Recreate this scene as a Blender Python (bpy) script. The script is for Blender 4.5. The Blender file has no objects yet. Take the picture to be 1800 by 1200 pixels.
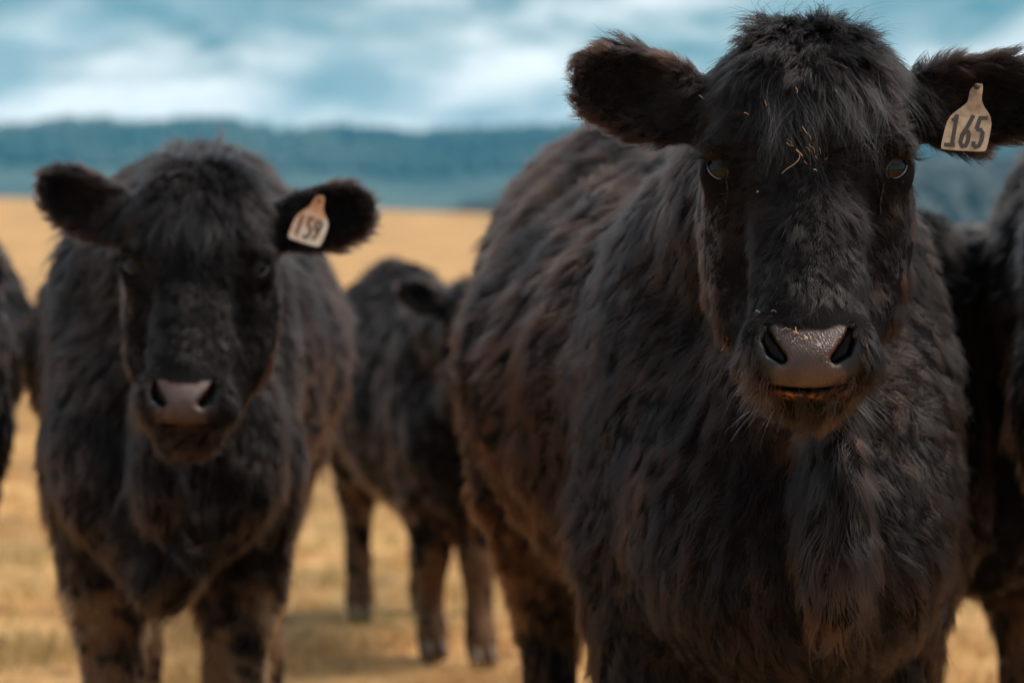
import bpy, math
import numpy as np
from mathutils import Matrix, Vector, Euler

R = math.radians
scene = bpy.context.scene
COL = scene.collection

# ------------------------------------------------------------------ camera, sky, sun, exposure
FPX = 5000.0            # focal length in pixels of the 1800 px wide photograph
HORIZON = 540.0
CAM_Z = 1.0
cam_data = bpy.data.cameras.new('camera')
cam = bpy.data.objects.new('camera', cam_data)
COL.objects.link(cam)
cam_data.sensor_width = 36.0
cam_data.lens = FPX / 1800.0 * 36.0
cam.location = (0, 0, CAM_Z)
cam.rotation_euler = (R(90) - math.atan((600 - HORIZON) / FPX), 0, 0)
cam_data.clip_start = 0.05
cam_data.clip_end = 20000
cam_data.dof.use_dof = True
cam_data.dof.focus_distance = 3.08
cam_data.dof.aperture_fstop = 5.0
scene.camera = cam

SUN_EL, SUN_AZ = R(56), R(82)          # azimuth clockwise from +Y (in front of the camera, to the right)
sun_data = bpy.data.lights.new('sun', 'SUN')
sun_data.energy = 4.2
sun_data.angle = R(28)
sun_data.color = (1.0, 0.92, 0.83)
sun = bpy.data.objects.new('sun', sun_data)
COL.objects.link(sun)
sd = Vector((math.sin(SUN_AZ) * math.cos(SUN_EL), math.cos(SUN_AZ) * math.cos(SUN_EL), math.sin(SUN_EL)))
sun.rotation_euler = sd.to_track_quat('Z', 'Y').to_euler()

world = bpy.data.worlds.new('World')
scene.world = world
world.use_nodes = True


def build_world():
    nt = world.node_tree
    nt.nodes.clear()
    N, L = nt.nodes, nt.links
    out = N.new('ShaderNodeOutputWorld')
    bg = N.new('ShaderNodeBackground')
    bg.inputs['Strength'].default_value = 0.1
    sky = N.new('ShaderNodeTexSky')
    sky.sky_type = 'NISHITA'
    sky.sun_disc = False
    sky.sun_elevation = SUN_EL
    sky.sun_rotation = SUN_AZ
    sky.air_density = 1.0
    sky.dust_density = 1.5
    tint = N.new('ShaderNodeMix'); tint.data_type = 'RGBA'; tint.blend_type = 'MULTIPLY'
    tint.inputs[0].default_value = 1.0
    L.new(sky.outputs[0], tint.inputs[6])
    tint.inputs[7].default_value = (0.34, 0.66, 0.72, 1)
    tc = N.new('ShaderNodeTexCoord')
    sep = N.new('ShaderNodeSeparateXYZ')
    L.new(tc.outputs['Generated'], sep.inputs[0])
    # clouds seen low over the land: stretched sideways near the horizon
    mp = N.new('ShaderNodeMapping')
    mp.inputs['Scale'].default_value = (1.0, 1.0, 3.2)
    mp.inputs['Location'].default_value = (0.31, 0.0, 0.07)
    L.new(tc.outputs['Generated'], mp.inputs[0])
    n1 = N.new('ShaderNodeTexNoise')
    n1.inputs['Scale'].default_value = 12.0
    n1.inputs['Detail'].default_value = 5.0
    n1.inputs['Roughness'].default_value = 0.58
    n1.inputs['Distortion'].default_value = 0.4
    L.new(mp.outputs[0], n1.inputs['Vector'])
    r1 = N.new('ShaderNodeMapRange')
    r1.inputs[1].default_value = 0.36
    r1.inputs[2].default_value = 0.62
    L.new(n1.outputs[0], r1.inputs[0])
    # bank of bright cloud just above the hills
    r2 = N.new('ShaderNodeMapRange')
    r2.interpolation_type = 'SMOOTHSTEP'
    r2.inputs[1].default_value = 0.098
    r2.inputs[2].default_value = 0.060
    L.new(sep.outputs[2], r2.inputs[0])
    mx = N.new('ShaderNodeMath'); mx.operation = 'MULTIPLY_ADD'; mx.use_clamp = True
    L.new(r2.outputs[0], mx.inputs[0]); mx.inputs[1].default_value = 0.85
    L.new(r1.outputs[0], mx.inputs[2])
    n2 = N.new('ShaderNodeTexNoise')
    n2.inputs['Scale'].default_value = 11.0
    n2.inputs['Detail'].default_value = 3.0
    L.new(mp.outputs[0], n2.inputs['Vector'])
    ccol = N.new('ShaderNodeValToRGB')
    ccol.color_ramp.elements[0].position = 0.38
    ccol.color_ramp.elements[0].color = (3.9, 5.6, 6.3, 1)
    ccol.color_ramp.elements[1].position = 0.58
    ccol.color_ramp.elements[1].color = (11.8, 12.2, 12.3, 1)
    L.new(n2.outputs[0], ccol.inputs[0])
    mix = N.new('ShaderNodeMix'); mix.data_type = 'RGBA'
    L.new(mx.outputs[0], mix.inputs[0])
    L.new(tint.outputs[2], mix.inputs[6])
    L.new(ccol.outputs[0], mix.inputs[7])
    L.new(mix.outputs[2], bg.inputs[0])
    L.new(bg.outputs[0], out.inputs[0])


build_world()
vs = scene.view_settings
scene.display_settings.display_device = 'sRGB'
vs.view_transform = 'Standard'
vs.look = 'None'
vs.exposure = 0.1
vs.gamma = 1.0
vs.use_curve_mapping = False
scene.render.engine = 'CYCLES'
cy = scene.cycles
cy.max_bounces = 8
cy.diffuse_bounces = 3
cy.glossy_bounces = 4
cy.transmission_bounces = 6
cy.transparent_max_bounces = 8
cy.volume_bounces = 0
cy.use_adaptive_sampling = True
cy.adaptive_threshold = 0.01
cy.use_denoising = True
scene.cycles_curves.shape = 'RIBBONS'
scene.cycles_curves.subdivisions = 2

# ------------------------------------------------------------------ helpers
def tag(o, label=None, cat=None, group=None, kind=None):
    if label: o['label'] = label
    if cat: o['category'] = cat
    if group: o['group'] = group
    if kind: o['kind'] = kind
    return o


def link(o, parent=None):
    COL.objects.link(o)
    if parent is not None:
        o.parent = parent
    return o


def mesh_obj(name, verts, faces, mat, parent=None, smooth=True):
    me = bpy.data.meshes.new(name)
    verts = np.asarray(verts, dtype=np.float32)
    if isinstance(faces, np.ndarray):
        nf, k = faces.shape
        me.vertices.add(len(verts)); me.vertices.foreach_set('co', verts.ravel())
        me.loops.add(nf * k); me.loops.foreach_set('vertex_index', faces.astype(np.int32).ravel())
        me.polygons.add(nf); me.polygons.foreach_set('loop_start', np.arange(0, nf * k, k, dtype=np.int32))
        me.update(calc_edges=True)
    else:
        me.from_pydata([tuple(v) for v in verts], [], faces)
    if smooth:
        me.polygons.foreach_set('use_smooth', np.ones(len(me.polygons), dtype=bool))
    me.validate()
    me.update()
    if mat is not None:
        me.materials.append(mat)
    return link(bpy.data.objects.new(name, me), parent)


def curves_obj(name, pts, rad, col, mat, parent=None):
    """pts (N,K,3), rad (N,K), col (N,3) -> one hair Curves object."""
    n, k = pts.shape[:2]
    cu = bpy.data.hair_curves.new(name)
    cu.add_curves([k] * n)
    cu.attributes['position'].data.foreach_set('vector', pts.astype(np.float32).ravel())
    a = cu.attributes.get('radius') or cu.attributes.new('radius', 'FLOAT', 'POINT')
    a.data.foreach_set('value', rad.astype(np.float32).ravel())
    c = cu.attributes.new('coat_color', 'FLOAT_COLOR', 'CURVE')
    cc = np.ones((n, 4), dtype=np.float32); cc[:, :3] = col
    c.data.foreach_set('color', cc.ravel())
    cu.materials.append(mat)
    return link(bpy.data.objects.new(name, cu), parent)


def norm(v):
    return v / np.maximum(np.linalg.norm(v, axis=-1, keepdims=True), 1e-9)


def sstep(a, b, x):
    t = np.clip((x - a) / (b - a), 0, 1)
    return t * t * (3 - 2 * t)


def vnoise(P, wl, seed, dim=3):
    """smooth pseudo random vector field, wavelength about wl."""
    rg = np.random.default_rng(seed)
    out = np.zeros((len(P), dim), dtype=np.float32)
    for d in range(dim):
        for j in range(4):
            k = rg.normal(size=3); k = k / np.linalg.norm(k) * (2 * math.pi / wl) * rg.uniform(0.7, 1.5)
            out[:, d] += np.sin(P @ k + rg.uniform(0, 6.28))
    return out * 0.5


def new_mat(name):
    m = bpy.data.materials.new(name)
    m.use_nodes = True
    nt = m.node_tree
    return m, nt, nt.nodes['Principled BSDF'], nt.nodes, nt.links


# ------------------------------------------------------------------ materials
def fur_material(name, rough=0.22, radial=0.28):
    m = bpy.data.materials.new(name)
    m.use_nodes = True
    nt = m.node_tree
    nt.nodes.clear()
    N, L = nt.nodes, nt.links
    out = N.new('ShaderNodeOutputMaterial')
    h = N.new('ShaderNodeBsdfHairPrincipled')
    h.model = 'CHIANG'
    h.parametrization = 'COLOR'
    at = N.new('ShaderNodeAttribute'); at.attribute_name = 'coat_color'
    L.new(at.outputs['Color'], h.inputs['Color'])
    h.inputs['Roughness'].default_value = rough
    h.inputs['Radial Roughness'].default_value = radial
    h.inputs['Coat'].default_value = 0.0
    h.inputs['IOR'].default_value = 1.27
    h.inputs['Random Roughness'].default_value = 0.6
    L.new(h.outputs[0], out.inputs['Surface'])
    return m


M_FUR = fur_material('fur')


def simple_mat(name, col, rough=0.6, **kw):
    m, nt, b, N, L = new_mat(name)
    b.inputs['Base Color'].default_value = (*col, 1)
    b.inputs['Roughness'].default_value = rough
    for k, v in kw.items():
        b.inputs[k.replace('_', ' ')].default_value = v
    return m


def strand_material(name, rough):
    m, nt, b, N, L = new_mat(name)
    at = N.new('ShaderNodeAttribute'); at.attribute_name = 'coat_color'
    L.new(at.outputs['Color'], b.inputs['Base Color'])
    b.inputs['Roughness'].default_value = rough
    return m


M_STRAND = strand_material('dry_strand', 0.7)


def skin_material():
    m, nt, b, N, L = new_mat('cow_skin')
    pad = N.new('ShaderNodeAttribute'); pad.attribute_name = 'pad'
    lip = N.new('ShaderNodeAttribute'); lip.attribute_name = 'slobber'
    tc = N.new('ShaderNodeTexCoord')
    vo = N.new('ShaderNodeTexVoronoi'); vo.feature = 'DISTANCE_TO_EDGE'
    vo.inputs['Scale'].default_value = 330
    L.new(tc.outputs['Object'], vo.inputs['Vector'])
    rr = N.new('ShaderNodeMapRange'); rr.inputs[1].default_value = 0.0; rr.inputs[2].default_value = 0.18
    L.new(vo.outputs['Distance'], rr.inputs[0])
    no = N.new('ShaderNodeTexNoise'); no.inputs['Scale'].default_value = 45; no.inputs['Detail'].default_value = 6
    L.new(tc.outputs['Object'], no.inputs['Vector'])
    pc = N.new('ShaderNodeValToRGB')
    pc.color_ramp.elements[0].position = 0.3; pc.color_ramp.elements[0].color = (0.046, 0.020, 0.014, 1)
    pc.color_ramp.elements[1].position = 0.75; pc.color_ramp.elements[1].color = (0.105, 0.047, 0.032, 1)
    L.new(no.outputs[0], pc.inputs[0])
    gap = N.new('ShaderNodeMix'); gap.data_type = 'RGBA'; gap.blend_type = 'MULTIPLY'
    gp = N.new('ShaderNodeMapRange'); gp.inputs[3].default_value = 0.62; gp.inputs[4].default_value = 1.0
    L.new(rr.outputs[0], gp.inputs[0])
    gap.inputs[0].default_value = 1.0
    L.new(pc.outputs[0], gap.inputs[6]); L.new(gp.outputs[0], gap.inputs[7])
    m1 = N.new('ShaderNodeMix'); m1.data_type = 'RGBA'
    m1.inputs[6].default_value = (0.006, 0.0045, 0.0045, 1)
    L.new(pad.outputs['Fac'], m1.inputs[0]); L.new(gap.outputs[2], m1.inputs[7])
    n3 = N.new('ShaderNodeTexNoise'); n3.inputs['Scale'].default_value = 160; n3.inputs['Detail'].default_value = 4
    L.new(tc.outputs['Object'], n3.inputs['Vector'])
    lm = N.new('ShaderNodeMath'); lm.operation = 'MULTIPLY'
    lr = N.new('ShaderNodeMapRange'); lr.inputs[1].default_value = 0.38; lr.inputs[2].default_value = 0.55
    L.new(n3.outputs[0], lr.inputs[0])
    L.new(lip.outputs['Fac'], lm.inputs[0]); L.new(lr.outputs[0], lm.inputs[1])
    m2 = N.new('ShaderNodeMix'); m2.data_type = 'RGBA'
    L.new(lm.outputs[0], m2.inputs[0]); L.new(m1.outputs[2], m2.inputs[6])
    m2.inputs[7].default_value = (0.26, 0.105, 0.03, 1)
    mu = N.new('ShaderNodeAttribute'); mu.attribute_name = 'mud'
    m3 = N.new('ShaderNodeMix'); m3.data_type = 'RGBA'
    L.new(mu.outputs['Fac'], m3.inputs[0]); L.new(m2.outputs[2], m3.inputs[6])
    m3.inputs[7].default_value = (0.12, 0.062, 0.032, 1)
    L.new(m3.outputs[2], b.inputs['Base Color'])
    ro = N.new('ShaderNodeMix')
    ro.inputs[2].default_value = 0.8; ro.inputs[3].default_value = 0.33
    moist = N.new('ShaderNodeAttribute'); moist.attribute_name = 'moist'
    sp = N.new('ShaderNodeMapRange'); sp.inputs[3].default_value = 0.05; sp.inputs[4].default_value = 0.5
    L.new(moist.outputs['Fac'], sp.inputs[0]); L.new(sp.outputs[0], b.inputs['Specular IOR Level'])
    L.new(moist.outputs['Fac'], ro.inputs[0]); L.new(ro.outputs[0], b.inputs['Roughness'])
    hm = N.new('ShaderNodeMath'); hm.operation = 'MULTIPLY'
    L.new(rr.outputs[0], hm.inputs[0]); L.new(pad.outputs['Fac'], hm.inputs[1])
    bp = N.new('ShaderNodeBump'); bp.inputs['Strength'].default_value = 0.4; bp.inputs['Distance'].default_value = 0.0010
    L.new(hm.outputs[0], bp.inputs['Height']); L.new(bp.outputs[0], b.inputs['Normal'])
    return m


M_SKIN = skin_material()
M_EYE = simple_mat('eyeball', (0.003, 0.0025, 0.004), 0.04, IOR=1.35)
M_LIDRIM = simple_mat('wet_lid', (0.18, 0.15, 0.15), 0.16, Coat_Weight=0.8)
M_LID = simple_mat('upper_lid', (0.022, 0.014, 0.012), 0.55)
M_TEAR = simple_mat('tear_film', (0.006, 0.005, 0.005), 0.16, IOR=1.33)
M_HOOF = simple_mat('hoof_horn', (0.10, 0.06, 0.035), 0.7)
M_DIGIT = simple_mat('tag_print', (0.055, 0.035, 0.028), 0.6)


def tag_material(name, base, stain, lowpos, seed):
    m, nt, b, N, L = new_mat(name)
    tc = N.new('ShaderNodeTexCoord')
    mp = N.new('ShaderNodeMapping'); mp.inputs['Location'].default_value = (seed, seed * 0.7, 0)
    L.new(tc.outputs['Object'], mp.inputs[0])
    no = N.new('ShaderNodeTexNoise'); no.inputs['Scale'].default_value = 75; no.inputs['Detail'].default_value = 5
    L.new(mp.outputs[0], no.inputs['Vector'])
    at = N.new('ShaderNodeAttribute'); at.attribute_name = 'wear'
    ad = N.new('ShaderNodeMath'); ad.operation = 'MULTIPLY_ADD'
    L.new(at.outputs['Fac'], ad.inputs[0]); ad.inputs[1].default_value = lowpos
    L.new(no.outputs[0], ad.inputs[2])
    cr = N.new('ShaderNodeValToRGB')
    cr.color_ramp.elements[0].position = 0.50; cr.color_ramp.elements[0].color = (*base, 1)
    cr.color_ramp.elements[1].position = 0.95; cr.color_ramp.elements[1].color = (*stain, 1)
    L.new(ad.outputs[0], cr.inputs[0]); L.new(cr.outputs[0], b.inputs['Base Color'])
    b.inputs['Roughness'].default_value = 0.5
    return m


# ------------------------------------------------------------------ the land
def terrain(x, y):
    """field height: level where the cattle stand, then rising to a long crest."""
    crest = 5.6 - 1.5 * np.clip((x + 20) / 45.0, -0.25, 1.25)
    t = np.clip((y - 13) / 107.0, 0, 1)
    up = crest * t ** 1.15
    down = np.clip((y - 120) / 120.0, 0, 1)
    return np.where(y < 120, up, crest * (1 - down * down * 2.2)) + 0.03 * np.sin(x * 0.8) * np.sin(y * 0.5) * t


def ground_material():
    m, nt, b, N, L = new_mat('dry_pasture')
    tc = N.new('ShaderNodeTexCoord')
    n1 = N.new('ShaderNodeTexNoise'); n1.inputs['Scale'].default_value = 0.55; n1.inputs['Detail'].default_value = 9
    n1.inputs['Roughness'].default_value = 0.65
    L.new(tc.outputs['Object'], n1.inputs['Vector'])
    c1 = N.new('ShaderNodeValToRGB')
    e = c1.color_ramp.elements
    e[0].position = 0.34; e[0].color = (0.25, 0.16, 0.055, 1)
    e[1].position = 0.66; e[1].color = (0.60, 0.34, 0.125, 1)
    x = e.new(0.47); x.color = (0.46, 0.245, 0.085, 1)
    L.new(n1.outputs[0], c1.inputs[0])
    n2 = N.new('ShaderNodeTexNoise'); n2.inputs['Scale'].default_value = 6.0; n2.inputs['Detail'].default_value = 6
    L.new(tc.outputs['Object'], n2.inputs['Vector'])
    r2 = N.new('ShaderNodeMapRange'); r2.inputs[1].default_value = 0.56; r2.inputs[2].default_value = 0.68
    L.new(n2.outputs[0], r2.inputs[0])
    mx = N.new('ShaderNodeMix'); mx.data_type = 'RGBA'
    L.new(r2.outputs[0], mx.inputs[0]); L.new(c1.outputs[0], mx.inputs[6])
    mx.inputs[7].default_value = (0.13, 0.06, 0.025, 1)
    L.new(mx.outputs[2], b.inputs['Base Color'])
    b.inputs['Roughness'].default_value = 0.95
    bp = N.new('ShaderNodeBump'); bp.inputs['Distance'].default_value = 0.05; bp.inputs['Strength'].default_value = 0.7
    L.new(n2.outputs[0], bp.inputs['Height']); L.new(bp.outputs[0], b.inputs['Normal'])
    return m


M_GROUND = ground_material()


def grid_sheet(name, xs2, ys2, zfun, mat):
    X, Y = xs2, ys2
    Z = zfun(X, Y)
    ny, nx = X.shape
    v = np.stack([X, Y, Z], -1).reshape(-1, 3)
    i = np.arange((ny - 1) * nx).reshape(ny - 1, nx)[:, :-1].ravel()
    f = np.stack([i, i + 1, i + 1 + nx, i + nx], 1)
    return mesh_obj(name, v, f, mat)


def build_land():
    yy = np.concatenate([np.linspace(-12, 3, 8)[:-1], np.geomspace(3, 15, 90)[:-1], np.geomspace(15, 240, 120)])
    uu = np.linspace(-1, 1, 161)
    Y, U = np.meshgrid(yy, uu, indexing='ij')
    X = U * (9 + np.maximum(Y, 0) * 0.9)
    rg = np.random.default_rng(3)

    def zf(x, y):
        P = np.stack([x.ravel(), y.ravel(), 0 * x.ravel()], 1)
        bump = vnoise(P, 0.7, 5, 1)[:, 0] * 0.012 + vnoise(P, 0.23, 6, 1)[:, 0] * 0.006
        return terrain(x, y) + bump.reshape(x.shape) - 0.015
    g = grid_sheet('pasture_ground', X, Y, zf, M_GROUND)
    tag(g, kind='structure')
    # valley floor that carries the land on to the hills
    m = simple_mat('valley', (0.09, 0.085, 0.04), 0.95)
    yy = np.concatenate([[-300, -100, 100, 200, 230], np.linspace(260, 2650, 30)]); uu = np.linspace(-1, 1, 60)
    Y, U = np.meshgrid(yy, uu, indexing='ij'); X = U * 2600
    tag(grid_sheet('valley_ground', X, Y, lambda x, y: np.full_like(x, -8.0) - 6 * np.sin(x * .004), m), kind='structure')


build_land()


def hill_material(name, c0, c1, sc):
    m, nt, b, N, L = new_mat(name)
    tc = N.new('ShaderNodeTexCoord')
    n1 = N.new('ShaderNodeTexNoise'); n1.inputs['Scale'].default_value = sc; n1.inputs['Detail'].default_value = 6
    L.new(tc.outputs['Object'], n1.inputs['Vector'])
    cr = N.new('ShaderNodeValToRGB')
    cr.color_ramp.elements[0].position = 0.4; cr.color_ramp.elements[0].color = (*c0, 1)
    cr.color_ramp.elements[1].position = 0.62; cr.color_ramp.elements[1].color = (*c1, 1)
    L.new(n1.outputs[0], cr.inputs[0]); L.new(cr.outputs[0], b.inputs['Base Color'])
    b.inputs['Roughness'].default_value = 1.0
    return m


def build_hills():
    mh = hill_material('far_wooded_hill', (0.012, 0.035, 0.035), (0.085, 0.105, 0.08), 0.006)
    mn = hill_material('near_wooded_hill', (0.035, 0.045, 0.05), (0.085, 0.09, 0.085), 0.03)

    def prof(x, seed, amp, wl):
        P = np.stack([x.ravel(), 0 * x.ravel(), 0 * x.ravel()], 1)
        return (vnoise(P, wl, seed, 1)[:, 0] * amp + vnoise(P, wl / 5, seed + 1, 1)[:, 0] * amp * .25).reshape(x.shape)

    def far(x, y):
        t = sstep(1500, 2500, y) * 1.0
        return -16 + t * (158 + prof(x, 11, 11, 480))

    def near(x, y):
        t = sstep(520, 900, y) * (1 - 0.6 * sstep(900, 1300, y))
        side = sstep(-140, 60, x)           # the nearer wood lies to the right of the view's left third
        return -18 + t * (14 + side * 46 + prof(x, 21, 2.0, 400))
    Y, U = np.meshgrid(np.linspace(1400, 2640, 50), np.linspace(-1, 1, 200), indexing='ij')
    tag(grid_sheet('distant_hills', U * 2400, Y, far, mh), kind='structure')
    Y, U = np.meshgrid(np.linspace(480, 1320, 50), np.linspace(-1, 1, 200), indexing='ij')
    tag(grid_sheet('wooded_hills', U * 1300, Y, near, mn), kind='structure')
    # tree crowns that roughen both crests: a far-off wood nobody could count
    rg = np.random.default_rng(8)
    t = (1 + 5 ** .5) / 2
    ico = norm(np.array([(-1, t, 0), (1, t, 0), (-1, -t, 0), (1, -t, 0), (0, -1, t), (0, 1, t), (0, -1, -t), (0, 1, -t), (t, 0, -1), (t, 0, 1), (-t, 0, -1), (-t, 0, 1)], dtype=float))
    fc = np.array([(0, 11, 5), (0, 5, 1), (0, 1, 7), (0, 7, 10), (0, 10, 11), (1, 5, 9), (5, 11, 4), (11, 10, 2), (10, 7, 6), (7, 1, 8), (3, 9, 4), (3, 4, 2), (3, 2, 6), (3, 6, 8), (3, 8, 9), (4, 9, 5), (2, 4, 11), (6, 2, 10), (8, 6, 7), (9, 8, 1)])
    for nm, fn, y0, y1, xr, n, s, mat in (('far_forest', far, 2150, 2560, 800, 5200, 7.5, mh), ('near_forest', near, 620, 930, 300, 4200, 5.0, mn)):
        x = rg.uniform(-xr, xr, n); y = rg.uniform(y0, y1, n)
        z = fn(x, y)
        sc = s * rg.uniform(.5, 1.15, n) 
        V = ico[None] * (1 + rg.uniform(-.25, .25, (n, 12, 1)))
        V = V * np.stack([sc * .8, sc * .8, sc * 1.15], 1)[:, None, :] + np.stack([x, y, z + sc * .5], 1)[:, None, :]
        F = (fc[None] + 12 * np.arange(n)[:, None, None]).reshape(-1, 3)
        o = mesh_obj(nm, V.reshape(-1, 3), F, mat)
        tag(o, {'far_forest': 'hazy teal forest along the distant hill crest', 'near_forest': 'grey blue woods on the nearer slope beyond the field'}[nm], 'forest', kind='stuff')


build_hills()


def build_grass():
    rg = np.random.default_rng(17)
    n = 110000
    y = 6.0 + 34 * rg.random(n) ** 1.7
    x = (rg.random(n) * 2 - 1) * (0.6 + y * 0.21)
    P = np.stack([x, y, 0 * x], 1)
    cl = vnoise(P, 0.5, 31, 1)[:, 0]
    keep = cl + rg.normal(size=n) * .5 > -0.45
    x, y, P, cl = x[keep], y[keep], P[keep], cl[keep]; n = len(x)
    h = (0.035 + 0.03 * rg.random(n) + 0.012 * cl) * (1 + y * .01)
    lean = np.stack([rg.normal(size=n), rg.normal(size=n)], 1) * 0.55 * h[:, None]
    z0 = terrain(x, y) - 0.02
    K = 4
    t = np.linspace(0, 1, K)
    pts = np.zeros((n, K, 3))
    pts[..., 0] = x[:, None] + lean[:, :1] * (t ** 1.6); pts[..., 1] = y[:, None] + lean[:, 1:] * (t ** 1.6)
    pts[..., 2] = z0[:, None] + h[:, None] * t
    rad = (0.0011 * (1 + y * 0.06))[:, None] * (1 - 0.8 * t)
    g = vnoise(P, 1.6, 44, 1)[:, 0] + rg.normal(size=n) * .35
    base = np.array([0.62, 0.36, 0.125]) * (0.7 + 0.6 * rg.random(n))[:, None]
    green = np.array([0.24, 0.21, 0.07]); rust = np.array([0.42, 0.20, 0.07])
    wg = sstep(.25, .9, g)[:, None] * sstep(30, 8, y)[:, None]; wr = sstep(-.25, -.85, g)[:, None] * sstep(25, 7, y)[:, None]
    c = base * (1 - wg) + green * wg
    c = c * (1 - wr) + rust * wr
    o = curves_obj('dry_grass', pts, rad, c, M_STRAND)
    tag(o, 'short golden dry grass covering the pasture round the cattle', 'grass', kind='stuff')


build_grass()


def build_haze():
    me_v = [(x, y, z_) for z_ in (-40, 195) for (x, y) in ((-2700, -400), (2700, -400), (2700, 2700), (-2700, 2700))]
    fcs = [(3, 2, 1, 0), (4, 5, 6, 7), (0, 1, 5, 4), (1, 2, 6, 5), (2, 3, 7, 6), (3, 0, 4, 7)]
    m = bpy.data.materials.new('air')
    m.use_nodes = True
    nt = m.node_tree; nt.nodes.clear()
    out = nt.nodes.new('ShaderNodeOutputMaterial'); v = nt.nodes.new('ShaderNodeVolumePrincipled')
    v.inputs['Color'].default_value = (0.15, 0.62, 0.90, 1)
    v.inputs['Density'].default_value = 0.00018
    nt.links.new(v.outputs[0], out.inputs['Volume'])
    o = mesh_obj('haze', me_v, fcs, m, smooth=False)
    tag(o, 'blue haze over the distant hills', 'haze', kind='stuff')


build_haze()

# ------------------------------------------------------------------ cattle: the form
# head coordinates (a, g, f): a to the picture's right, g down, f forward (towards the camera); origin between the eyes
def rotm(yaw, pitch, roll):
    return np.array(Euler((R(pitch), R(roll), R(yaw)), 'XYZ').to_matrix())


H2C = np.array([[1, 0, 0], [0, 0, -1], [0, -1, 0]], dtype=float)     # columns: a, g, f in cow space


def smin(a, b, k):
    h = np.clip(0.5 + 0.5 * (b - a) / k, 0, 1)
    return b * (1 - h) + a * h - k * h * (1 - h)


def smax(a, b, k):
    return -smin(-a, -b, k)


def cone(P, A, B, ra, rb, sx=1.0):
    A = np.asarray(A, float); B = np.asarray(B, float)
    if sx != 1.0:
        s = np.array([sx, 1, 1]); P = P / s; A = A / s; B = B / s
    ab = B - A
    t = np.clip(((P - A) @ ab) / (ab @ ab), 0, 1)
    d = P - A - t[:, None] * ab
    return (np.sqrt((d * d).sum(1)) - (ra + (rb - ra) * t)) * min(sx, 1.0)


def ell(P, C, S, rot=None, p=2.0):
    Q = P - np.asarray(C, float)
    if rot is not None:
        Q = Q @ rot
    S = np.asarray(S, float)
    Q = np.abs(Q / S)
    if p == 2.0:
        q = np.sqrt((Q * Q).sum(1))
    else:
        q = (Q ** p).sum(1) ** (1 / p)
    return (q - 1) * S.min() * (0.6 + 0.4 * np.clip(q, 0, 3))


def rot2(axis, deg):
    return np.array(Matrix.Rotation(R(deg), 3, axis))


EAR_DROOP = 0.0


def ear_frame(P, droop):
    """mirrored ear coordinates: u along the ear from base to tip, v across (down), w forward."""
    Q = np.stack([np.abs(P[:, 0]), P[:, 1], P[:, 2]], 1)
    base = np.array([0.125, -0.068, -0.118])
    ang = np.where(P[:, 0] < 0, R(16), R(5)) + R(-droop)
    ca, sa = np.cos(ang), np.sin(ang)
    d = Q - base
    u = d[:, 0] * ca - d[:, 1] * sa
    v = d[:, 0] * sa + d[:, 1] * ca
    return u, v, d[:, 2]


def warp_g(g):
    return g - .0165 * sstep(.05, .155, g) + .018 * sstep(-.04, -.13, g)


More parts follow.
